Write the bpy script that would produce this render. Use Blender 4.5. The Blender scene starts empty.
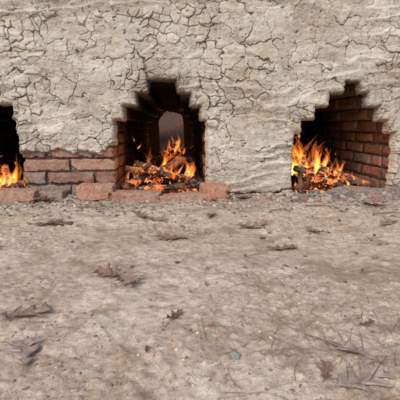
import bpy, bmesh, math, random
import numpy as np
from mathutils import Vector
random.seed(7); rng=np.random.default_rng(11)
scene=bpy.context.scene
C=scene.collection

# ---------------------------------------------------------------- noise
_p=np.random.default_rng(3).permutation(4096).astype(np.int32); P=np.concatenate([_p,_p])
_a=np.random.default_rng(4).uniform(0,2*np.pi,4096); GX=np.cos(_a).astype(np.float32); GY=np.sin(_a).astype(np.float32)
def hsh(i,j,s=0): return P[(P[(i+s*131)&4095]+j)&4095]
def perlin(x,y,s=0):
    x=np.asarray(x,dtype=np.float32); y=np.asarray(y,dtype=np.float32)
    xi=np.floor(x).astype(np.int32); yi=np.floor(y).astype(np.int32)
    xf=x-xi; yf=y-yi
    u=xf*xf*xf*(xf*(xf*6-15)+10); v=yf*yf*yf*(yf*(yf*6-15)+10)
    def g(a,b):
        h=hsh(xi+a,yi+b,s); return GX[h]*(xf-a)+GY[h]*(yf-b)
    n0=g(0,0)*(1-u)+g(1,0)*u; n1=g(0,1)*(1-u)+g(1,1)*u
    return (n0*(1-v)+n1*v)*1.4
def fbm(x,y,o=4,s=0):
    r=0;a=1.;t=0
    for k in range(o):
        r=r+a*perlin(x*2**k+17.3*k,y*2**k+5.1*k,s+k); t+=a; a*=.5
    return r/t*1.5
def sstep(a,b,x):
    t=np.clip((x-a)/(b-a),0,1); return t*t*(3-2*t)
_r1=np.random.default_rng(5).random(4096); _r2=np.random.default_rng(6).random(4096); _r3=np.random.default_rng(8).random(4096)
def voronoi(x,y,s=0,edge=True):
    sh=x.shape; x=np.asarray(x,dtype=np.float32); y=np.asarray(y,dtype=np.float32)
    r1=_r1.astype(np.float32)*.8+.1; r2=_r2.astype(np.float32)*.8+.1
    xi=np.floor(x).astype(np.int32); yi=np.floor(y).astype(np.int32)
    best=np.full(sh,9.,np.float32); second=np.full(sh,9.,np.float32); mx=np.zeros(sh,np.float32); my=np.zeros(sh,np.float32); cid=np.zeros(sh,dtype=np.int32)
    for a in (-1,0,1):
        for b in (-1,0,1):
            h=hsh(xi+a,yi+b,s); dx=xi+a+r1[h]-x; dy=yi+b+r2[h]-y
            d=dx*dx+dy*dy; m=d<best
            second=np.where(m,best,np.minimum(second,d))
            best=np.where(m,d,best); mx=np.where(m,dx,mx); my=np.where(m,dy,my); cid=np.where(m,h,cid)
    if not edge: return (np.sqrt(second)-np.sqrt(best))*.6,_r3[cid]
    e=np.full(sh,9.,np.float32)
    for a in (-2,-1,0,1,2):
        for b in (-2,-1,0,1,2):
            if abs(a)+abs(b)>3: continue
            h=hsh(xi+a,yi+b,s); dx=xi+a+r1[h]-x; dy=yi+b+r2[h]-y
            qx=dx-mx; qy=dy-my; l=np.sqrt(qx*qx+qy*qy); ok=l>1e-4
            l=np.where(ok,l,1)
            dd=.5*((mx+dx)*qx+(my+dy)*qy)/l
            e=np.where(ok&(dd<e),dd,e)
    return e,_r3[cid]

# ---------------------------------------------------------------- helpers
def link(o,parent=None):
    C.objects.link(o)
    if parent: o.parent=parent
    return o
def empty(name,loc=(0,0,0)):
    e=bpy.data.objects.new(name,None); e.location=loc; e.empty_display_size=.1; C.objects.link(e); return e
def npmesh(name,V,F,mat,parent=None,smooth=True,attrs=None,cols=None):
    V=np.asarray(V,dtype=np.float32); F=np.asarray(F,dtype=np.int32)
    k=F.shape[1]
    me=bpy.data.meshes.new(name); me.vertices.add(len(V)); me.vertices.foreach_set('co',V.ravel())
    me.loops.add(F.size); me.loops.foreach_set('vertex_index',F.ravel())
    me.polygons.add(len(F)); me.polygons.foreach_set('loop_start',np.arange(0,F.size,k,dtype=np.int32))
    me.polygons.foreach_set('use_smooth',np.full(len(F),smooth))
    me.update(calc_edges=True)
    if attrs:
        for n,a in attrs.items():
            at=me.attributes.new(n,'FLOAT','POINT'); at.data.foreach_set('value',np.asarray(a,dtype=np.float32).ravel())
    if cols is not None:
        at=me.attributes.new('Col','FLOAT_COLOR','POINT')
        c=np.ones((len(V),4),dtype=np.float32); c[:,:3]=cols; at.data.foreach_set('color',c.ravel())
    me.materials.append(mat)
    return link(bpy.data.objects.new(name,me),parent)
def gridfaces(nx,ny):
    i=np.arange(nx*ny).reshape(ny,nx)
    return np.stack([i[:-1,:-1],i[:-1,1:],i[1:,1:],i[1:,:-1]],-1).reshape(-1,4)

class N:
    def __init__(s,name):
        s.m=bpy.data.materials.new(name); s.m.use_nodes=True; s.t=s.m.node_tree; s.t.nodes.clear()
        s.out=s.t.nodes.new('ShaderNodeOutputMaterial'); s.tc=None
    def n(s,t,**k): return s.t.nodes.new(t)
    def l(s,a,b): s.t.links.new(a,b)
    def coord(s):
        if not s.tc: s.tc=s.n('ShaderNodeTexCoord').outputs['Object']
        return s.tc
    def noise(s,sc,det=3,rough=.6,vec=None,dist=0):
        nd=s.n('ShaderNodeTexNoise'); nd.inputs['Scale'].default_value=sc; nd.inputs['Detail'].default_value=det
        nd.inputs['Roughness'].default_value=rough; nd.inputs['Distortion'].default_value=dist
        s.l(vec if vec else s.coord(),nd.inputs['Vector']); return nd.outputs['Fac']
    def ramp(s,f,stops):
        r=s.n('ShaderNodeValToRGB'); e=r.color_ramp.elements
        while len(e)<len(stops): e.new(.5)
        for q,(p,c) in zip(e,stops):
            q.position=p; q.color=(c,c,c,1) if not hasattr(c,'__len__') else (*c,1)
        s.l(f,r.inputs[0]); return r.outputs[0]
    def mix(s,f,a,b,mode='MIX'):
        m=s.n('ShaderNodeMix'); m.data_type='RGBA'; m.blend_type=mode; m.clamp_factor=False
        for v,i in ((f,0),(a,6),(b,7)):
            if isinstance(v,(int,float)): m.inputs[i].default_value=v if i==0 else (v,v,v,1)
            elif isinstance(v,tuple): m.inputs[i].default_value=(*v,1)
            else: s.l(v,m.inputs[i])
        return m.outputs[2]
    def math(s,op,a,b=0.):
        m=s.n('ShaderNodeMath'); m.operation=op
        for v,i in ((a,0),(b,1)):
            if isinstance(v,(int,float)): m.inputs[i].default_value=v
            else: s.l(v,m.inputs[i])
        return m.outputs[0]
    def attr(s,name,col=False):
        a=s.n('ShaderNodeAttribute'); a.attribute_name=name; return a.outputs['Color' if col else 'Fac']
    def bump(s,h,st,d,nrm=None):
        b=s.n('ShaderNodeBump'); b.inputs['Strength'].default_value=st; b.inputs['Distance'].default_value=d
        s.l(h,b.inputs['Height'])
        if nrm: s.l(nrm,b.inputs['Normal'])
        return b.outputs[0]
    def bsdf(s,col,rough=.9,nrm=None,emis=None,estr=None,spec=.2):
        b=s.n('ShaderNodeBsdfPrincipled')
        if isinstance(col,tuple): b.inputs['Base Color'].default_value=(*col,1)
        else: s.l(col,b.inputs['Base Color'])
        b.inputs['Roughness'].default_value=rough; b.inputs['Specular IOR Level'].default_value=spec
        if nrm: s.l(nrm,b.inputs['Normal'])
        if emis is not None:
            if isinstance(emis,tuple): b.inputs['Emission Color'].default_value=(*emis,1)
            else: s.l(emis,b.inputs['Emission Color'])
            if isinstance(estr,(int,float)): b.inputs['Emission Strength'].default_value=estr
            else: s.l(estr,b.inputs['Emission Strength'])
        s.l(b.outputs[0],s.out.inputs['Surface']); return s.m

# ---------------------------------------------------------------- materials
def mat_clay():
    s=N('clay_daub')
    c=s.mix(1.,s.attr('Col',True),s.ramp(s.noise(55,3,.7),[(.35,.82),(.65,1.10)]),'MULTIPLY')
    n1=s.bump(s.noise(140,3,.75),.4,.003)
    return s.bsdf(c,.95,n1,spec=.1)
def mat_brick():
    s=N('fired_brick')
    c=s.attr('Col',True)
    c=s.mix(1.,c,s.ramp(s.noise(70,3,.75),[(.33,.62),(.65,1.2)]),'MULTIPLY')
    c=s.mix(s.ramp(s.noise(17,4,.75),[(.46,0.),(.72,.7)]),c,(.37,.32,.275))
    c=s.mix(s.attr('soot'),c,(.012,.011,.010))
    nb=s.bump(s.noise(110,3,.8),.9,.005)
    return s.bsdf(c,.95,nb,spec=.08)
def mat_core():
    s=N('mud_mortar')
    c=s.ramp(s.noise(20,3,.7),[(.3,(.14,.12,.10)),(.7,(.32,.28,.23))])
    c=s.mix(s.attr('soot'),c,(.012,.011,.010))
    return s.bsdf(c,.95,s.bump(s.noise(70,3,.75),.8,.008),spec=.1)
def mat_ground():
    s=N('sandy_ground')
    c=s.attr('Col',True)
    c=s.mix(1.,c,s.ramp(s.noise(45,4,.8),[(.33,.74),(.65,1.13)]),'MULTIPLY')
    f=s.noise(380,2,.8)
    c=s.mix(1.,c,s.ramp(f,[(.30,.50),(.43,.95),(.59,1.0),(.71,1.36)]),'MULTIPLY')
    nb=s.bump(f,.6,.0026)
    return s.bsdf(c,.95,nb,spec=.12)
def mat_col(name,rough=.9,bs=200,bd=.002):
    s=N(name); f=s.noise(bs,2,.7); c=s.mix(1.,s.attr('Col',True),s.ramp(f,[(.3,.7),(.7,1.15)]),'MULTIPLY')
    return s.bsdf(c,rough,s.bump(f,.5,bd),spec=.2)
def mat_leaf():
    s=N('dry_oak_leaf')
    c=s.mix(1.,s.attr('Col',True),s.ramp(s.noise(60,4,.7),[(.33,.55),(.65,1.2)]),'MULTIPLY')
    c=s.mix(s.math('MULTIPLY',s.attr('vein'),.45),c,(.44,.34,.25))
    return s.bsdf(c,.6,s.bump(s.math('ADD',s.attr('vein'),s.noise(150,3,.6)),.5,.0012),spec=.22)
def mat_log():
    s=N('burning_charred_wood')
    c=s.ramp(s.noise(55,4,.75),[(.35,(.008,.007,.006)),(.54,(.04,.032,.027)),(.68,(.33,.31,.29))])
    br=s.ramp(s.noise(80,3,.7),[(.3,(.06,.035,.02)),(.7,(.20,.13,.08))])
    c=s.mix(s.attr('bark'),c,br)
    e=s.ramp(s.noise(30,3,.7),[(.51,0.),(.63,1.)])
    e2=s.math('MULTIPLY',e,s.attr('hot'))
    m=s.bsdf(c,.9,s.bump(s.noise(60,3,.7),.9,.007),emis=(1.,.16,.02),estr=s.math('MULTIPLY',e2,3.2))
    m.cycles.emission_sampling='NONE'; return m
def mat_coal():
    s=N('glowing_coals')
    c=s.ramp(s.noise(90,3,.75),[(.4,(.01,.009,.008)),(.54,(.06,.055,.05)),(.62,(.40,.38,.36))])
    e=s.ramp(s.noise(30,3,.7),[(.48,0.),(.62,1.)])
    m=s.bsdf(c,.9,s.bump(s.noise(90,3,.7),.9,.005),emis=(1.,.16,.02),estr=s.math('MULTIPLY',s.math('MULTIPLY',e,s.attr('hot')),4.))
    m.cycles.emission_sampling='NONE'; return m
def mat_flame(name,col,st):
    s=N(name); e=s.n('ShaderNodeEmission'); e.inputs[0].default_value=(*col,1); e.inputs[1].default_value=st
    s.l(e.outputs[0],s.out.inputs['Volume']); return s.m
M_clay=mat_clay(); M_brick=mat_brick(); M_core=mat_core(); M_ground=mat_ground()
M_grav=mat_col('gravel_stone'); M_needle=mat_col('pine_needle',.7); M_leaf=mat_leaf(); M_log=mat_log(); M_coal=mat_coal()
M_f0=mat_flame('flame_outer',(1.,.19,.02),42); M_f1=mat_flame('flame_mid',(1.,.31,.04),115); M_f2=mat_flame('flame_core',(1.,.55,.16),270)

# ---------------------------------------------------------------- ground
def ground_h(x,y):
    x=np.asarray(x,float); y=np.asarray(y,float)
    near=np.exp(-((x/4)**2+((y+1)/4)**2))
    h=.010*fbm(x*1.6,y*1.6,3,40)+.006*fbm(x*7,y*7,3,44)+.0030*fbm(x*22+3,y*22,3,48)*near
    rub=sstep(-.32,-.05,y)*(1-sstep(.0,.25,y))
    h=h+rub*(.008+.012*fbm(x*14,y*14,3,52))
    return h
def gh(x,y): return float(ground_h(np.array([x]),np.array([y]))[0])
def axis(a,b,st,far):
    core=np.arange(a,b+st/2,st); out=[];d=st;v=b
    while v<far: d*=1.22; v+=d; out.append(v)
    out2=[];d=st;v=a
    while v>-far: d*=1.22; v-=d; out2.append(v)
    return np.concatenate([np.array(out2[::-1]),core,np.array(out)])
gx=axis(-1.15,1.15,.003,400); gy=axis(-1.45,.3,.003,400)
X,Y=np.meshgrid(gx,gy)
Hh=ground_h(X,Y)
damp=np.exp(-((X/8)**2+((Y)/8)**2)); Hh=Hh*damp
clodzone=sstep(-.15,.35,fbm(X*3,Y*3,3,61))
e,r=voronoi(X*75,Y*75,9,False)
Hh+=.0036*np.clip(e*3,0,1)*(r>.76)*(.15+.85*clodzone)*damp
e,r=voronoi(X*150,Y*150,19,False)
Hh+=.0019*np.clip(e*3,0,1)*(r>.66)*damp*(.5+.5*clodzone)
Hh+=.0012*fbm(X*80,Y*80,2,63)*damp
PIT=.058; NC=9; L=2.6
T=[ [(-1.20,-.792)]*6+[(-1.18,-.805),(-1.13,-.850),(-1.08,-.90)],
    [(-.380,.032)]*6+[(-.337,.006),(-.280,-.036),(-.228,-.094)],
    [(.422,.900)]*5+[(.452,.862),(.512,.808),(.572,.750),(.640,.712)] ]
inside=np.zeros(X.shape)
for t in T:
    a,b=t[0]; inside=np.maximum(inside,sstep(a-.02,a+.05,X)*(1-sstep(b-.05,b+.02,X)))
wob=.05*fbm(X*8,Y*8,3,70)
char=inside*sstep(-.08,.0,Y+wob)*(1-sstep(L,L+.2,Y))
ash_shade=sstep(-.42,-.10,Y+1.6*wob)*(1-sstep(.3,.4,Y))*(.50+.5*fbm(X*4,Y*4,3,72))  # grey ash at the wall foot, strengthened to paint in a shadow band
ash_shade=np.clip(ash_shade,0,1)
def lerp(c,col,f): return c*(1-f[...,None])+np.array(col)*f[...,None]
n1=fbm(X*2.6+.4*fbm(X*9,Y*9,2,1),Y*3.6,4,200)
col=np.zeros(X.shape+(3,))+np.array((.525,.425,.335))
col=lerp(col,(.60,.505,.41),sstep(.02,.4,n1))
col=lerp(col,(.41,.31,.23),sstep(.02,.42,-n1)*.9)
col=lerp(col,(.34,.245,.17),sstep(.12,.45,fbm(X*10,Y*14,4,204))*.6)
col=lerp(col,(.62,.54,.45),sstep(.2,.5,fbm(X*28,Y*34,3,208))*.5)
col=lerp(col,(.32,.23,.16),sstep(.25,.5,fbm(X*60,Y*70,3,209))*.55)
ash_shade_col=lerp(np.zeros(X.shape+(3,))+np.array((.31,.285,.26)),(.16,.145,.13),sstep(-.1,.4,fbm(X*30,Y*30,3,211)))
col=col*(1-ash_shade[...,None])+ash_shade_col*ash_shade[...,None]
chc=lerp(np.zeros(X.shape+(3,))+np.array((.02,.017,.015)),(.2,.185,.175),sstep(.0,.5,fbm(X*50,Y*50,3,214)))
col=col*(1-char[...,None])+chc*char[...,None]
V=np.stack([X,Y,Hh],-1).reshape(-1,3)
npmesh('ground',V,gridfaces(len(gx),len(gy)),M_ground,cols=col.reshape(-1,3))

# leaf-covered bank behind the kiln (seen through the flue)
bxs=np.linspace(-40,40,261); bys=np.concatenate([np.linspace(2.9,6,30),np.linspace(6.5,60,60)])
X,Y=np.meshgrid(bxs,bys); Hb=-.06+1.6*sstep(2.9,5.5,Y)+6*sstep(5,26,Y)+.25*fbm(X*.4,Y*.4,4,300)*sstep(3,6,Y)+.04*fbm(X*3,Y*3,2,303)
cb=lerp(np.zeros(X.shape+(3,))+np.array((.13,.075,.055)),(.045,.028,.02),sstep(-.3,.4,fbm(X*2.5,Y*2.5,3,305)))
npmesh('leafy_bank',np.stack([X,Y,Hb],-1).reshape(-1,3),gridfaces(len(bxs),len(bys)),M_ground,cols=cb.reshape(-1,3))

# ---------------------------------------------------------------- kiln
kiln=empty('brick_kiln')
def poly_of(t):
    lft=[];rgt=[]
    for i,(a,b) in enumerate(t):
        z0=i*PIT; z1=(i+1)*PIT
        if i==0: z0=-.2
        if i==8: z1-=.008
        lft+=[(a,z0),(a,z1)]; rgt+=[(b,z0),(b,z1)]
    return lft+rgt[::-1]
exposed=[(-.80,-.2),(-.825,.19),(-.76,.215),(-.69,.203),(-.62,.22),(-.56,.198),(-.50,.212),(-.44,.190),(-.41,.235),(-.36,.25),(-.36,-.2)]
exposed2=[(.02,-.2),(.02,.05),(.05,.055),(.09,.028),(.2,.012),(.35,.016),(.40,.03),(.43,.035),(.43,-.2)]
exposed3=[(.88,-.2),(.88,.05),(.90,.045),(.94,.03),(1.1,.02),(2.3,.01),(2.3,-.2)]
polys=[poly_of(t) for t in T]+[exposed,exposed2,exposed3]
def sdf(px,py,poly):
    d=np.full(px.shape,1e9); ins=np.zeros(px.shape,bool); n=len(poly)
    for i in range(n):
        ax,ay=poly[i]; bx,by=poly[(i+1)%n]
        ex,ey=bx-ax,by-ay; wx=px-ax; wy=py-ay; q=ex*ex+ey*ey
        if q<1e-12: continue
        t=np.clip((wx*ex+wy*ey)/q,0,1)
        d=np.minimum(d,(wx-ex*t)**2+(wy-ey*t)**2)
        if abs(by-ay)>1e-9:
            c=((ay>py)!=(by>py))&(px<(bx-ax)*(py-ay)/(by-ay)+ax)
            ins^=c
    d=np.sqrt(d); return np.where(ins,-d,d)
core=np.arange(-.98,1.0,.0019)
side=np.arange(.0085,1.25,.0085)
cx=np.concatenate([-.98-side[::-1],core,1.0+side]); cz=np.concatenate([np.arange(-.03,.86,.0019),np.arange(.86,1.12,.005)])
X,Z=np.meshgrid(cx,cz)
f1=fbm(X*14,Z*14,3,80); f2=fbm(X*14,Z*14,3,84); f3=fbm(X*60,Z*60,3,82); f4=fbm(X*60,Z*60,3,86)
wx=X+.010*f1+.004*f3; wz=Z+.010*f2+.004*f4
vx=X+.0065*f1+.0025*f3; vz=Z+.006*f2+.0025*f4
Dop=np.full(X.shape,9.)
for p in polys[:3]: Dop=np.minimum(Dop,sdf(vx,vz,p)+.002)
Dex=np.full(X.shape,9.)
for p in polys[3:]: Dex=np.minimum(Dex,sdf(wx,wz,p))
D=np.minimum(Dop,Dex)
h=.012*fbm(X*2.2,Z*3,3,90)
bandw=Z*13+1.5*fbm(X*1.4,Z*3.5,3,92)+.35*fbm(X*7,Z*7,2,94)
fr=bandw-np.floor(bandw)
bandmask=sstep(-.1,.4,fbm(X*1.6+3,Z*3.0,2,96)+.22*(X>.1)+.1*(Z>.6))
h+=bandmask*(.0105*(np.minimum(fr/.8,1)**1.6-sstep(.84,1,fr)))
h+=.0036*fbm(X*5,Z*22,4,98)*(.4+bandmask)+.0014*fbm(X*20,Z*55,3,101)
h+=.0025*fbm(X*16,Z*20,4,104)
wa=fbm(X*7,Z*7,3,106); wb=fbm(X*7+9,Z*7,3,108); wc=fbm(X*34,Z*34,2,105); wd=fbm(X*34+3,Z*34,2,107)
m1=sstep(-.20,.02,fbm(X*2.3,Z*3.0,2,110)+.04)
e1,r1=voronoi(X*9.5+wa*.5+wc*.10,Z*12+wb*.5+wd*.10,12)
m2=sstep(.08,.18,fbm(X*3.0+7,Z*3.6,3,114)+.02)
e2,r2=voronoi(X*23+wa*.6+wc*.16,Z*27+wb*.6+wd*.16,15)
vary=.25+.95*np.clip(.5+1.2*fbm(X*6,Z*6,2,117),0,1)
c1=(1-sstep(.004,.024,e1/vary))*m1
c2=(1-sstep(.006,.048,e2/vary))*m2
c1*=sstep(-.34,-.18,fbm(X*8,Z*8,2,119)); c2*=sstep(-.28,-.12,fbm(X*14,Z*14,2,121))
e3,r3=voronoi(X*17+wb*.8+wd*.2,Z*19+wa*.8+wc*.2,25)
c3=(1-sstep(.003,.028,e3/np.minimum(vary,.8)))*sstep(-.10,.08,fbm(X*3.6,Z*3.6+5,2,125))*(1-m2)
h-=.0100*c1+.0070*c2+.0040*c3
d1=np.clip(e1*6,0,1)**.5; d2=np.clip(e2*4,0,1)**.6
h+=m1*(.0014*d1+.0035*(r1-.5)*np.clip(e1*14,0,1))+m2*(.0010*d2+.0042*(r2-.5)*np.clip(e2*12,0,1))
fl=(r2>.82)*m2*np.clip(e2*9,0,1); h+=.005*fl
h+=.0012*fbm(X*120,Z*120,2,123)
pit=np.clip(fbm(X*30,Z*44,3,126)-.58,0,1); h-=.03*pit
rim=np.exp(-((Dop-.020)/.022)**2); h+=rim*(.004+.006*fbm(X*18,Z*18,3,128))
Yc=-.022-h
R=.012
d=np.clip(D,-1,R); roll=np.where(D>=0,R-np.sqrt(np.clip(R*R-(R-d)**2,0,None)),R+(-D)*3.5)
Yc=Yc+roll
rt=np.clip(Z-1.085,0,1); Yc=Yc+rt*rt*25
keep=D>-.0085
F=gridfaces(len(cx),len(cz)); kv=keep.ravel()
F=F[kv[F].all(1)]
used=np.zeros(len(kv),bool); used[F.ravel()]=True; idx=np.cumsum(used)-1
V=np.stack([X,Yc,Z],-1).reshape(-1,3)[used]; F=idx[F]
crack=np.clip(np.maximum(np.maximum(c1,c2*.95),c3*.85)*.9+pit,0,1)
soot=np.exp(-np.clip(Dop+.004,0,1)/.008)*.75*sstep(.26,.42,Z)
soot=np.clip(soot+.28*np.exp(-np.clip(Dop,0,1)/.05)*sstep(.40,.55,Z),0,.9)
n1=fbm(X*3,Z*4,4,220)
col=np.zeros(X.shape+(3,))+np.array((.452,.418,.362))
col=lerp(col,(.52,.49,.435),sstep(.0,.4,n1)); col=lerp(col,(.385,.335,.275),sstep(.02,.45,-n1)*.85)
col=lerp(col,(.40,.335,.26),sstep(.08,.45,fbm(X*9,Z*22,4,224))*.65)
col=lerp(col,(.58,.55,.50),sstep(.15,.5,fbm(X*24,Z*24,3,228))*.5)
pv=np.where(m2>.5,r2,r1); col=col*(.90+.18*pv)[...,None]
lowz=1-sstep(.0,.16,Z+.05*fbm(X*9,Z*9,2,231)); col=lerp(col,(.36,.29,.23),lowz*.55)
col=lerp(col,(.16,.13,.10),crack); col=lerp(col,(.07,.06,.05),soot)
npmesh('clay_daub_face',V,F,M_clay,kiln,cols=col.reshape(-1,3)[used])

def box_template(n):
    vs=[];fs=[];vid={}
    def vid_of(p):
        k=tuple(np.round(p,5))
        if k not in vid: vid[k]=len(vs); vs.append(p)
        return vid[k]
    for ax in range(3):
        u,v=(ax+1)%3,(ax+2)%3
        for sgn in (-1,1):
            for i in range(n[u]):
                for j in range(n[v]):
                    q=[]
                    for (a,b) in ((i,j),(i+1,j),(i+1,j+1),(i,j+1)):
                        p=[0,0,0]; p[ax]=sgn; p[u]=-1+2*a/n[u]; p[v]=-1+2*b/n[v]; q.append(vid_of(tuple(p)))
                    if sgn<0: q=q[::-1]
                    fs.append(q)
    return np.array(vs,float),np.array(fs)
TB=box_template((10,6,5)); TBc=box_template((4,4,3)); TBf=box_template((44,22,14))
class Acc:
    def __init__(s): s.V=[];s.F=[];s.C=[];s.S=[];s.B=[];s.n=0
    def add(s,V,F,col,soot=0.,bark=0.):
        s.V.append(V); s.F.append(F+s.n); s.n+=len(V); s.C.append(np.tile(np.array(col,float),(len(V),1)))
        s.S.append(np.full(len(V),soot) if np.isscalar(soot) else soot)
        s.B.append(np.full(len(V),bark) if np.isscalar(bark) else bark)
    def make(s,name,mat,parent=None,smooth=True):
        S=np.concatenate(s.S)
        return npmesh(name,np.concatenate(s.V),np.concatenate(s.F),mat,parent,smooth,{'soot':S,'hot':S,'bark':np.concatenate(s.B)},np.concatenate(s.C))
def brick_geo(dim,tmpl=TB,r=.0035,amp=.0022,chips=True,fine=0.):
    v=tmpl[0].copy(); hd=np.array(dim)/2
    v=np.sign(v)*np.abs(v)**.7
    p=v*hd; inner=np.clip(p,-(hd-r),(hd-r)); q=p-inner; l=np.linalg.norm(q,axis=1,keepdims=True); l[l<1e-9]=1
    p=inner+q/l*np.minimum(l,r)
    o=rng.uniform(0,100,3)
    for k in range(3):
        a,b=(k+1)%3,(k+2)%3
        p[:,k]+=amp*fbm(p[:,a]*30+o[k],p[:,b]*30+o[k]*1.3+p[:,k]*11,3,130+k)
        if fine: p[:,k]+=fine*fbm(p[:,a]*150+o[k],p[:,b]*150+p[:,k]*90,3,134+k)
    if chips:
        ed=np.clip(((np.abs(v)-.72)/.2),0,1); ed=np.sort(ed,axis=1)[:,1]
        cn=np.clip(fbm(p[:,0]*28+o[0]+p[:,2]*40,p[:,1]*28+o[1],3,140)-.05,0,1)
        p=p-np.sign(p)*np.minimum(.009,.018*cn*ed)[:,None]
    return p,tmpl[1]
BC=[(.38,.17,.115),(.31,.13,.085),(.40,.23,.17),(.42,.25,.185),(.28,.15,.11),(.35,.20,.15),(.31,.225,.19)]
def bcol():
    c=np.array(BC[rng.integers(len(BC))])*rng.uniform(.8,1.1); return tuple(c)
def rot(p,ax,a):
    c,s=math.cos(a),math.sin(a); q=p.copy(); i,j=[(1,2),(2,0),(0,1)][ax]
    q[:,i]=c*p[:,i]-s*p[:,j]; q[:,j]=s*p[:,i]+c*p[:,j]; return q
A=Acc()
X0,X1=-2.2,2.2
def solids(i):
    e=[X0]
    for t in T: e+=list(t[i])
    e.append(X1); return [(e[k],e[k+1]) for k in range(0,len(e),2)]
def s01(a,b,x): 
    t=min(1,max(0,(x-a)/(b-a))); return t*t*(3-2*t)
for i in range(NC):
    z=(i+.5)*PIT
    for si,(a,b) in enumerate(solids(i)):
        seg=[]; pos=a; off=(.105 if i%2 else .21)
        if si==0: pos=b-.208*int((b-a)/.208); off=.208
        l=off
        while pos<b-.03:
            ln=min(l,b-pos)
            if b-pos-ln<.05: ln=b-pos
            seg.append((pos,pos+ln)); pos+=ln; l=.212
        for (p,q) in seg:
            dim=(q-p-rng.uniform(.006,.012),.095,PIT-rng.uniform(.006,.012))
            vis=(si==1 and i<5)
            g,f=brick_geo(dim,TBf if vis else TB,amp=.003 if vis else .0022,fine=.0012 if vis else 0)
            g=rot(g,2,rng.normal(0,.015)); g=rot(g,1,rng.normal(0,.012))
            xc=(p+q)/2
            g+=np.array([xc,.0475+rng.uniform(-.004,.006),z+rng.normal(0,.0015)])
            ds=np.minimum(np.abs(g[:,0]-a),np.abs(g[:,0]-b))
            sv=np.clip(.06+.7*s01(.15,.42,z)*np.exp(-ds/.03)+.4*sstep(.0,.09,g[:,1]),0,.9)*.8
            col=bcol()
            if i==0: col=tuple(np.array(col)*.5+np.array((.2,.18,.16))*.6)
            A.add(g,f,col,sv)
    for ti,t in enumerate(T):
        for sd,e in ((-1,t[i][0]),(1,t[i][1])):
            y0=.1; ln=.21 if i%2 else .105
            while y0<L-.18:
                ln=min(ln,L-.17-y0)
                g,f=brick_geo((.10,ln-rng.uniform(.006,.012),PIT-rng.uniform(.007,.012)),TB if y0<.6 else TBc)
                g=rot(g,2,rng.normal(0,.018))
                g+=np.array([e+sd*(.05+rng.uniform(-.002,.008)),y0+ln/2,z+rng.normal(0,.0015)])
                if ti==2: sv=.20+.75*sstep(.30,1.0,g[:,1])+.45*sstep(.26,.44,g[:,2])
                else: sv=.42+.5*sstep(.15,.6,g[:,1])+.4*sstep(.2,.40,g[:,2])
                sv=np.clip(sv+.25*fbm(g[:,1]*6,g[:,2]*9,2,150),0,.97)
                A.add(g,f,bcol(),sv); y0+=ln; ln=.21
A.make('firebox_bricks',M_brick,kiln)
def boxmesh(name,boxes,mat,parent,soot=0.,col=(.4,.37,.31)):
    V=[];F=[]
    for (x0,x1,y0,y1,z0,z1) in boxes:
        b=len(V); V+=[(x0,y0,z0),(x1,y0,z0),(x1,y1,z0),(x0,y1,z0),(x0,y0,z1),(x1,y0,z1),(x1,y1,z1),(x0,y1,z1)]
        F+=[[b+q for q in f] for f in ((0,3,2,1),(4,5,6,7),(0,1,5,4),(1,2,6,5),(2,3,7,6),(3,0,4,7))]
    V=np.array(V)
    return npmesh(name,V,np.array(F),mat,parent,False,{'soot':np.full(len(V),soot)},cols=np.tile(np.array(col),(len(V),1)))
bx=[]
for i in range(NC):
    for k,(a,b) in enumerate(solids(i)):
        bx.append((a+(.011 if k else 0),b-(.011 if k<3 else 0),.013+.0007*i,L-.012-.0007*i,i*PIT-.002-.06*(i==0),(i+1)*PIT+.0005))
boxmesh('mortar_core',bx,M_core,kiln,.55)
boxmesh('kiln_mass',[(X0-.01,X1+.01,.014,L,NC*PIT+.002,1.10)],M_clay,kiln)
bx=[]
for t in T:
    a,b=t[-1]; bx.append((a-.05,b+.05,.02,L-.02,NC*PIT-.008,NC*PIT+.012))
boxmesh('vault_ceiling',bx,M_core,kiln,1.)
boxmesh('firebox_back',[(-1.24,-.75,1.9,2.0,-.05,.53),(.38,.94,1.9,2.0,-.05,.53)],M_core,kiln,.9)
def arch_wall(x0,x1,zt,ax0,ax1,zs,ztop,y0,y1):
    n=18; inner=[(ax0,-.05)]
    cxm=(ax0+ax1)/2; hw=(ax1-ax0)/2
    for k in range(n+1):
        th=math.pi*(1-k/n); inner.append((cxm+hw*math.cos(th),zs+(ztop-zs)*math.sin(th)**.8))
    inner.append((ax1,-.05))
    inner=[(x+rng.normal(0,.006),z+rng.normal(0,.006)) for x,z in inner]
    m=len(inner); outer=[]
    for k,(x,z) in enumerate(inner):
        if k==0 : outer.append((x0,-.05))
        elif k==m-1: outer.append((x1,-.05))
        else:
            t=(k-1)/(m-3)
            if t<.25: outer.append((x0,zs+(zt-zs)*t/.25))
            elif t>.75: outer.append((x1,zs+(zt-zs)*(1-t)/.25))
            else: outer.append((x0+(x1-x0)*(t-.25)/.5,zt))
    V=[];F=[]
    for y in (y0,y1):
        V+=[(x,y,z) for x,z in inner]+[(x,y,z) for x,z in outer]
    for k in range(m-1):
        F.append((k,k+1,m+k+1,m+k)); F.append((2*m+k+1,2*m+k,3*m+k,3*m+k+1)); F.append((k+1,k,2*m+k,2*m+k+1))
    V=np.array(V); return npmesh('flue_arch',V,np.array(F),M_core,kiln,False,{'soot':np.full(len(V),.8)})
arch_wall(-.45,.12,.54,-.295,-.03,.35,.465,2.42,2.56)

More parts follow.
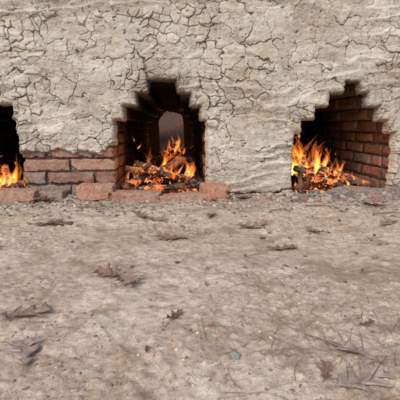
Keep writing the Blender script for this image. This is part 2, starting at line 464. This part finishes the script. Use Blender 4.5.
# ---------------------------------------------------------------- loose bricks
def loose(x,y,dim,rz,col,sink=.0,rx=0,ry=0):
    g,f=brick_geo(dim,TBf,r=.004,amp=.0030,fine=.0010)
    g=rot(g,0,rx+rng.normal(0,.02)); g=rot(g,1,ry+rng.normal(0,.015))
    n=rot(g,2,rz)
    a=Acc(); a.add(n,f,col,np.clip(.06+.25*np.clip(fbm(n[:,0]*12+x*9,n[:,1]*12+n[:,2]*15,3,160),0,1),0,1))
    o=a.make('red_brick',M_brick)
    o.location=(x,y,gh(x,y)+dim[2]/2-sink)
loose(-.455,-.075,(.15,.11,.060),.06,(.52,.285,.205),.004)
loose(-.275,-.115,(.205,.085,.05),-.02,(.43,.25,.185),.022)
loose(-.085,-.110,(.185,.085,.05),.03,(.44,.26,.195),.026)
loose(.055,-.100,(.112,.12,.062),.10,(.52,.255,.17),.004)
loose(-.80,-.085,(.20,.10,.055),.03,(.46,.27,.20),.006)
loose(-.655,-.05,(.13,.09,.05),-.1,(.33,.23,.19),.020)
loose(.96,-.20,(.2,.09,.05),.12,(.42,.24,.18),.012)
loose(.76,-.05,(.2,.09,.05),-.25,(.28,.235,.21),.022,.1,.08)
loose(.62,-.09,(.10,.07,.04),.5,(.27,.24,.22),.016,.12,-.1)
loose(.905,-.055,(.16,.08,.05),.9,(.28,.23,.2),.014,.1,.1)

# ---------------------------------------------------------------- gravel / rubble
def ico(sub):
    bm=bmesh.new(); bmesh.ops.create_icosphere(bm,subdivisions=sub,radius=1.); bm.verts.ensure_lookup_table()
    v=np.array([q.co[:] for q in bm.verts]); f=np.array([[w.index for w in q.verts] for q in bm.faces]); bm.free(); return v,f
I1=ico(1); I2=ico(2); I3=ico(3)
def scatter_stones(name,n,posf,sizef,colf,tmpl=I1,rough=.28,sink=.3,smooth=False):
    a=Acc(); P_=np.array([posf() for _ in range(n)]); hz=ground_h(P_[:,0],P_[:,1])
    for (x,y),hh in zip(P_,hz):
        s=sizef(x,y); tv=tmpl[0]; o=rng.uniform(0,50)
        if len(tv)>50:
            q=1+.30*fbm(tv[:,0]*1.1+o,tv[:,1]*1.1+tv[:,2]*1.7,2,170)+rough*.35*rng.normal(0,1,len(tv)); v=np.clip(tv*1.25,-.95,.95)*q[:,None]
        else: v=tv*(1+rng.normal(0,rough,(len(tv),1)).clip(-.5,.5))
        v=v*np.array([rng.uniform(.7,1.4),rng.uniform(.6,1.1),rng.uniform(.4,.8)])*s
        v=rot(rot(v,0,rng.uniform(-.5,.5)),2,rng.uniform(0,6.28))
        v=v+np.array([x,y,hh+s*(.55-sink)])
        a.add(v,tmpl[1],colf(x,y),0.)
    return a.make(name,M_grav,None,smooth)
def gcol(x,y):
    r=rng.random()
    if y>-.45 and r<.35: c=(.20,.185,.17)
    elif r<.375: c=(.34,.21,.16)
    elif r<.58: c=(.28,.22,.17)
    elif r<.74: c=(.60,.54,.47)
    else: c=(.46,.38,.30)
    return tuple(np.array(c)*rng.uniform(.75,1.15))
cand=np.column_stack([rng.uniform(-1.,1.,60000),rng.uniform(-1.45,-.1,60000)])
pr=.12+.9*sstep(-.05,.3,fbm(cand[:,0]*3.,cand[:,1]*3.,3,61)); cand=cand[rng.random(60000)<pr]; ci=iter(cand)
def p_clump(): return tuple(next(ci))
scatter_stones('gravel',13000,p_clump,lambda x,y: .0005+.0030*rng.random()**3.8,gcol)
def p_near(): return (rng.uniform(-1.15,1.15),min(-.03,-.06-abs(rng.normal(0,.17))))
scatter_stones('rubble',4000,p_near,lambda x,y: .0016+.008*rng.random()**4,gcol)
def p_foot():
    if rng.random()<.55: return (rng.uniform(.38,1.0),-.03-.17*rng.random())
    return (rng.uniform(-1.1,1.1),-.045-.05*rng.random())
def fcol(x,y):
    r=rng.random()
    c=(.46,.41,.34) if r<.35 else ((.29,.27,.255) if r<.80 else (.38,.21,.15))
    return tuple(np.array(c)*rng.uniform(.7,1.05))
scatter_stones('clay_rubble',430,p_foot,lambda x,y: .004+.015*rng.random()**2.2,fcol,tmpl=I3,rough=.05,sink=.25)
def site(x,y): return x+.0577*y,y-.0577*x
gc=site(.051,-1.262)
scatter_stones('green_stone_chip',1,lambda:gc,lambda x,y:.0070,lambda x,y:(.22,.26,.235),tmpl=I3,rough=.02,sink=.2,smooth=False)

# ---------------------------------------------------------------- pine straw + twigs
def needle(a,x,y,ln,ang,r,col,bend,lift):
    n=7; t=np.linspace(0,1,n); th=ang+bend*(t-.5)
    px=x+np.cumsum(np.cos(th))*ln/n; py=y+np.cumsum(np.sin(th))*ln/n
    pz=ground_h(px,py)+r+lift*np.sin(np.pi*t)+.0025+rng.uniform(0,.002)
    V=[]
    for k in range(n):
        nx,ny=-math.sin(th[k]),math.cos(th[k]); rr=r*(1-.5*t[k])
        for q in range(4):
            A_=q*math.pi/2; V.append((px[k]+nx*rr*math.cos(A_),py[k]+ny*rr*math.cos(A_),pz[k]+rr*math.sin(A_)))
    F=[[4*k+q,4*k+(q+1)%4,4*k+4+(q+1)%4,4*k+4+q] for k in range(n-1) for q in range(4)]
    a.add(np.array(V),np.array(F),col)
a=Acc()
for k in range(420):
    if rng.random()<.55: x,y=site(rng.normal(.24,.12),rng.normal(-1.24,.09))
    else: x=rng.uniform(-.9,.9); y=rng.uniform(-1.42,-.15)
    c=np.array([(.36,.25,.15),(.27,.18,.11),(.42,.32,.21)][rng.integers(3)])*rng.uniform(.7,1.1)
    needle(a,x,y,rng.uniform(.02,.085),rng.normal(.6,.9),rng.uniform(.0003,.0006),tuple(c),rng.normal(0,.5),rng.uniform(0,.003))
a.make('pine_straw',M_needle)
a=Acc()
for (x,y,ln,an,r) in ((.15,-1.20,.10,-.6,.0011),(.10,-.86,.09,.5,.0012),(-.33,-.62,.12,.2,.0013),(.34,-.95,.09,-.3,.001),(.2,-1.33,.09,.75,.0009),(.60,-.42,.16,.1,.0022),(-.5,-.30,.14,-.1,.002),(-.05,-.9,.06,1.,.0008),(.25,-.35,.12,.3,.0018),(.4,-.27,.15,-.2,.0022),(-.25,-.25,.1,.6,.0016)):
    x,y=site(x,y); needle(a,x,y,ln,an,r,(.20,.14,.10),rng.normal(0,.5),.002)
a.make('twigs',M_needle)

# ---------------------------------------------------------------- oak leaves
def oak_leaf(x,y,ln,ang,col,curl=.25,fold=.2,width=.62,name='oak_leaf',nl=4,tilt=0.,seed=0):
    r=np.random.default_rng(seed+5)
    nt,ns=110,17
    t=np.linspace(0,1,nt); s=np.linspace(-1,1,ns)
    V=[];ve=[]
    ph=r.uniform(-.12,.12,2); ap=r.uniform(.75,1.2,(2,nl+2))
    for ti in t:
        env=(math.sin(math.pi*min(1,ti**.85*.95+.03))**.7)*(.7+.45*ti) if ti<.985 else .06
        for sj in s:
            side=0 if sj<0 else 1
            u=ti*nl+ph[side]*1.5+.15; k=int(max(0,math.floor(u))); f=u-math.floor(u)
            tooth=(f/.58) if f<.58 else (1-f)/.42
            tooth=max(0,tooth)**1.1
            w=env*(.16+.84*tooth*ap[side][min(k,nl+1)])
            w*=.5*width
            fine=1+.14*math.sin(ti*75+side*2)*tooth
            xx=ti-.5+abs(sj)*w*.6; yy=sj*w*fine
            zz=fold*abs(yy)*.7+curl*(ti-.5)**2*.6+.035*math.sin(9*ti+3*sj+seed)*abs(sj)+.03*math.sin(5*ti+seed*1.7)
            V.append((xx*ln,yy*ln,zz*ln))
            rib=math.exp(-(sj*w/.012)**2); vv=abs(((u-abs(sj)*.45)%1)-.35); ve.append(max(rib,.6*math.exp(-(vv/.05)**2)*(abs(sj)<.9)))
    F=gridfaces(ns,nt); V=np.array(V)
    m=8;SV=[];tt=np.linspace(0,1,m)
    for q in tt:
        cx_=-ln*.5-q*ln*.22; cy_=.02*ln*math.sin(3*q); cz_=V[ns//2][2]+.03*ln*q
        for k in range(4): SV.append((cx_,cy_+ln*.008*math.cos(k*math.pi/2),cz_+ln*.008*math.sin(k*math.pi/2)))
    b=len(V); SF=[[b+4*k+q,b+4*k+(q+1)%4,b+4*k+4+(q+1)%4,b+4*k+4+q] for k in range(m-1) for q in range(4)]
    V=np.concatenate([V,np.array(SV)]); F=np.concatenate([F,np.array(SF)]); ve+=[1.]*len(SV)
    V=rot(V,0,tilt); V[:,2]-=np.percentile(V[:,2],6)
    cols=np.tile(np.array(col),(len(V),1))
    o=npmesh(name,V,F,M_leaf,attrs={'vein':ve},cols=cols)
    x,y=site(x,y)
    o.rotation_euler=(0,0,ang); o.location=(x,y,gh(x,y)+.0045)
    md=o.modifiers.new('thick','SOLIDIFY'); md.thickness=.0004
    return o
PALE=(.34,.265,.235); BRN=(.22,.135,.092); MID=(.26,.185,.145); DK=(.13,.082,.058)
LV=[(-.250,-1.250,.078,1.9,PALE,.15,.15,.95,4),(-.300,-1.150,.085,.5,MID,.3,.2,.85,4),(-.150,-1.005,.088,-.9,MID,.35,.25,.85,4),(-.190,-.965,.085,2.7,BRN,.3,.3,.75,4),
(.214,-1.245,.058,2.2,PALE,.3,.35,.85,3),(.205,-1.318,.085,.35,PALE,.25,.2,.85,4),(.166,-1.300,.04,1.1,BRN,.5,.5,.7,3),
(-.473,-.538,.12,.1,DK,.5,.35,.6,4),(.04,-.442,.07,1.2,BRN,.6,.5,.8,3),(.166,-.565,.11,.3,MID,.5,.4,.7,4),(-.079,-.70,.09,3.0,BRN,.3,.3,.7,4),
(.215,-.785,.09,.2,BRN,.5,.3,.6,4),(-.041,-1.17,.04,.9,DK,.7,.5,.6,3),(-.20,-.46,.09,2.2,BRN,.5,.4,.8,4),(-.66,-.19,.12,.5,DK,.5,.4,.8,4),(.19,-.10,.10,1.0,MID,.8,.6,.8,4),
(.35,-.62,.07,2.,BRN,.5,.4,.7,4),(-.14,-.50,.06,.4,MID,.6,.4,.7,3),(.62,-.52,.09,.7,MID,.5,.4,.7,4),(-.75,-.42,.08,2.4,MID,.5,.4,.7,4),(.7,-.25,.10,2.4,DK,.5,.4,.7,4),(-.55,-.8,.08,1.4,MID,.4,.4,.7,4),(-.44,-1.0,.05,1.9,BRN,.4,.4,.7,3),(.5,-.95,.06,.4,BRN,.4,.4,.7,4),(.27,-1.18,.03,.3,DK,.5,.6,.6,3)]
for k,(x,y,ln,an,c,cu,fo,wd,nl) in enumerate(LV): oak_leaf(x,y,ln,an,c,cu,fo,wd,seed=k,nl=nl,tilt=random.uniform(-.12,.2))
oak_leaf(.019,-1.19,.013,.4,(.42,.15,.10),.3,.2,.8,name='red_leaf_scrap',nl=2,seed=50)
oak_leaf(.014,-1.022,.015,1.4,(.40,.17,.12),.6,.4,.8,name='red_leaf_scrap',nl=2,seed=51)
oak_leaf(-.074,-1.255,.014,1.4,(.20,.10,.06),.6,.4,.8,name='brown_leaf_scrap',nl=2,seed=52)
a=Acc()
for k in range(420):
    x=rng.uniform(-1,1); y=rng.uniform(-1.42,-.08) if rng.random()<.5 else -.08-abs(rng.normal(0,.2)); s=rng.uniform(.003,.011)*(.5 if y<-1. else 1)
    v=np.array([(-1,-.4,0),(0,-.7,.3),(1,-.1,.1),(.6,.6,.35),(-.3,.5,.0),(-.9,.2,.2),(0,0,.0)])*s*np.array([1,rng.uniform(.4,1),rng.uniform(.3,1)])
    v=rot(rot(v,0,rng.normal(0,.3)),2,rng.uniform(0,6.28))+np.array([x,y,gh(x,y)+.003])
    f=np.array([(6,i,(i+1)%6) for i in range(6)])
    c=np.array([BRN,DK,MID,(.28,.18,.12)][rng.integers(4)])*rng.uniform(.8,1.2)
    a.add(v,f,tuple(c))
a.make('leaf_litter',M_grav,None,False)

# ---------------------------------------------------------------- fires
def tube(p0,p1,r,seed,n=40,m=18,hot=1.):
    r_=np.random.default_rng(seed)
    p0=np.array(p0,float);p1=np.array(p1,float); d=p1-p0; ln=np.linalg.norm(d); d/=ln
    u=np.cross(d,[0,0,1.]); u/=np.linalg.norm(u); w=np.cross(u,d)
    V=[];H=[];B=[]; ts=np.linspace(0,1,n); burn=r_.uniform(.3,.7); be=r_.uniform(0,1)<.5
    for k,t in enumerate(ts):
        e=1.
        if k in (0,n-1): e=.02
        if k in (1,n-2): e=.90
        ofs=.008*math.sin(5*t+seed)
        for q in range(m):
            a_=2*math.pi*q/m
            rr=r*e*(1+.22*float(perlin(np.array([q*.7+seed]),np.array([t*7.]))[0])+r_.normal(0,.02))
            V.append(p0+d*ln*(t if 0<k<n-1 else (ts[1] if k==0 else ts[-2]))+u*(rr*math.cos(a_)+ofs)+w*(rr*math.sin(a_)))
            H.append(hot*(.05+1.*(1-min(1,abs(t-burn)*2.6))))
            bt=t if be else 1-t
            B.append(float(np.clip((bt-.68)/.2,0,1))*.9)
    F=[[k*m+q,k*m+(q+1)%m,(k+1)*m+(q+1)%m,(k+1)*m+q] for k in range(n-1) for q in range(m)]
    return np.array(V),np.array(F),np.array(H),np.array(B)
def tongue(base,hgt,r,sway,seed,n=20,m=8,wisp=1.):
    rr=np.random.default_rng(seed); V=[]
    ph=rr.uniform(0,6.28); ph2=rr.uniform(0,6.28); wl=rr.uniform(5,8)
    for k in range(n):
        t=k/(n-1)
        prof=r*(min(1,(t+.06)/.28)**.7)*((1-t)**.8)*(1+.35*math.sin(8*t+ph))+.0004
        cx_=base[0]+sway[0]*t**1.4*hgt+.16*hgt*math.sin(wl*t+ph)*t*wisp
        cy_=base[1]+sway[1]*t*hgt+.10*hgt*math.sin(5.5*t+ph2)*t
        cz_=base[2]+hgt*t
        fl=1+.5*math.sin(4*t+ph)
        for q in range(m):
            a_=2*math.pi*q/m+t*1.5
            V.append((cx_+prof*math.cos(a_)*1.3,cy_+prof*.6*math.sin(a_)*fl,cz_))
    F=[[k*m+q,k*m+(q+1)%m,(k+1)*m+(q+1)%m,(k+1)*m+q] for k in range(n-1) for q in range(m)]
    V.append((base[0],base[1],base[2]-.004)); V.append(tuple(np.mean(V[(n-1)*m:n*m],axis=0)+np.array([0,0,.002])))
    b=n*m
    F+=[[b,(q+1)%m,q] for q in range(m)]; F+=[[b+1,(n-1)*m+q,(n-1)*m+(q+1)%m] for q in range(m)]
    return V,F
def flames(name,tongues,mat,parent,scale=1.,hs=1.,vox=.0032):
    V=[];F=[]
    for (base,hg,r,sw,sd) in tongues:
        v,f=tongue(base,hg*hs,r*scale,sw,sd)
        b=len(V); V+=v; F+=[[b+q for q in g] for g in f]
    me=bpy.data.meshes.new(name); me.from_pydata([tuple(map(float,q)) for q in V],[],F); me.update(); me.materials.append(mat)
    bm=bmesh.new(); bm.from_mesh(me); bmesh.ops.recalc_face_normals(bm,faces=bm.faces); bm.to_mesh(me); bm.free()
    o=link(bpy.data.objects.new(name,me),parent)
    md=o.modifiers.new('union','REMESH'); md.mode='VOXEL'; md.voxel_size=vox; md.use_smooth_shade=True
    md=o.modifiers.new('sm','SMOOTH'); md.factor=.5; md.iterations=2
    return o
def fire(spots,logs,coals,seed,lamps,big=1.,far=False):
    p=empty('wood_fire')
    r=np.random.default_rng(seed); tg=[]
    for (x,y,z,h,spread,n,sx) in spots:
        for k in range(n):
            g=1-.6*abs(r.normal(0,.5))
            bx=x+r.normal(0,spread); by=y+r.normal(0,.03)
            hh=max(.02,h*max(.22,g)); tg.append(((bx,by,z+r.uniform(-.012,.02)),hh,r.uniform(.0045,.010)*(.55+hh*4.5)*big,(sx+r.normal(0,.28),r.normal(0,.15)),int(r.integers(1e6))))
    for k in range(len(spots)*2):
        x,y,z,h,spread,n,sx=spots[k%len(spots)]
        tg.append(((x+sx*h*.8+r.normal(0,spread*1.2),y,z+h*r.uniform(.7,1.0)),h*r.uniform(.12,.3),r.uniform(.003,.006),(r.normal(0,.5),0),int(r.integers(1e6))))
    flames('outer_flames',tg,M_f0,p,1.15,1.08,.0032 if not far else .006)
    flames('mid_flames',tg,M_f1,p,.72 if not far else .5,.88,.0028 if not far else .005)
    if not far: flames('flame_cores',[t for k,t in enumerate(tg) if k%3!=0],M_f2,p,.42,.6,.0024)
    a=Acc()
    for k,(p0,p1,rad,hot) in enumerate(logs):
        v,f,h_,b_=tube(p0,p1,rad,seed*10+k,hot=hot); a.add(v,f,(.02,.02,.02),h_,b_)
    a.make('charred_logs',M_log,p)
    a=Acc()
    for (x,y,sx,sy,n,hot) in coals:
        for k in range(n):
            cx_,cy_=x+r.uniform(-sx,sx),y+r.uniform(-sy,sy); s=r.uniform(.004,.012)
            v=I2[0]*(1+rng.normal(0,.12,(len(I2[0]),1)))*np.array([1.3,.9,.6])*s
            v=rot(rot(v,0,r.uniform(-1,1)),2,r.uniform(0,6.28))+np.array([cx_,cy_,gh(cx_,cy_)+r.uniform(.0,.012)])
            a.add(v,I2[1],(.02,.02,.02),hot*r.uniform(.0,1.)**1.5)
    a.make('ember_bed',M_coal,p,False)
    for (x,y,z,w) in lamps:
        ld=bpy.data.lights.new('fire_glow','POINT'); ld.energy=w; ld.color=(1.,.42,.12); ld.shadow_soft_size=.0
        o=link(bpy.data.objects.new('fire_glow',ld),p); o.location=(x,y,z)
    return p
fire([(-.31,.11,.035,.12,.018,6,.15),(-.25,.15,.06,.18,.022,8,-.2),(-.17,.22,.06,.185,.022,8,.35),(-.11,.13,.05,.15,.03,9,.25),(-.04,.15,.04,.15,.018,6,.0),(-.2,.09,.03,.05,.09,8,.1)],
 [((-.365,.03,.03),(-.06,.26,.15),.020,1.),((.015,.03,.04),(-.32,.25,.13),.018,1.),((-.36,.10,.12),(-.01,.14,.055),.015,1.2),((-.24,-.02,.025),(-.15,.45,.06),.022,.8),((-.15,.0,.10),(.02,.12,.03),.013,.7),((-.34,.2,.03),(-.22,.01,.15),.012,1.1),((-.34,-.01,.03),(-.06,.01,.045),.014,.9),((-.12,.0,.02),(-.02,.3,.12),.014,.9)],
 [(-.18,.14,.17,.14,130,1.1)],3,[(-.27,.08,.15,.38),(-.09,.12,.16,.45)])
fire([(-.20,2.1,.06,.20,.04,5,.1),(-.12,2.15,.06,.24,.04,6,-.1),(-.15,2.0,.03,.12,.08,6,0)],[((-.30,2.05,.03),(-.05,2.2,.08),.03,1.)],[(-.17,2.1,.1,.08,30,1.)],5,[(-.18,2.1,.2,.8)],1.1,True)
fire([(.490,.12,.07,.26,.018,10,-.12),(.545,.10,.08,.21,.022,10,-.3),(.605,.10,.07,.175,.024,10,-.3),(.665,.08,.06,.14,.026,10,-.25),(.73,.07,.035,.11,.022,8,-.15),(.60,.05,.03,.05,.10,10,.1)],
 [((.44,.16,.17),(.82,.0,.035),.017,1.2),((.45,.05,.12),(.80,.12,.04),.015,1.1),((.45,.0,.03),(.68,.22,.05),.019,.9),((.66,-.03,.03),(.50,.3,.10),.018,.8),((.47,.0,.03),(.54,.18,.20),.012,1.),((.48,-.03,.08),(.82,.08,.03),.013,.9),((.56,.02,.03),(.60,.2,.14),.012,.9)],
 [(.61,.08,.19,.13,130,1.1),(.55,-.03,.11,.03,45,1.1)],8,[(.50,.08,.17,.38),(.68,.06,.14,.34)],1.1)
fire([(-.845,.08,.03,.12,.025,10,.1),(-.91,.12,.03,.15,.03,10,.1),(-.98,.12,.03,.15,.04,10,.1)],
 [((-1.1,.04,.03),(-.81,.10,.05),.018,1.),((-.84,.02,.03),(-1.0,.3,.11),.018,1.)],
 [(-.95,.1,.14,.1,80,1.1)],12,[(-.92,.10,.14,.45)])

# ---------------------------------------------------------------- light, world, camera
el=math.radians(42); az=math.atan2(-.45,-1.)
w=bpy.data.worlds.new('World'); scene.world=w; w.use_nodes=True
nt=w.node_tree; bg=nt.nodes['Background']; sky=nt.nodes.new('ShaderNodeTexSky'); sky.sky_type='NISHITA'; sky.sun_disc=False
sky.sun_elevation=el; sky.sun_rotation=az; sky.air_density=1.; sky.dust_density=4.; sky.ozone_density=1.
nt.links.new(sky.outputs[0],bg.inputs[0]); bg.inputs[1].default_value=.15
sd=bpy.data.lights.new('sun','SUN'); sd.energy=1.5; sd.angle=math.radians(25); sd.color=(1.,.96,.91)
so=link(bpy.data.objects.new('sun',sd)); dv=Vector((math.sin(az)*math.cos(el),math.cos(az)*math.cos(el),math.sin(el)))
so.rotation_euler=dv.to_track_quat('Z','Y').to_euler(); so.location=dv*5
cam=bpy.data.cameras.new('camera'); co=link(bpy.data.objects.new('camera',cam)); scene.camera=co
cam.sensor_width=36; cam.lens=34.56; cam.clip_start=.02; cam.clip_end=2000
co.location=(-.10,-1.75,.32); co.rotation_euler=(math.radians(90-11.0),0,math.radians(-3.3))
scene.view_settings.view_transform='Standard'; scene.view_settings.look='None'; scene.view_settings.exposure=0
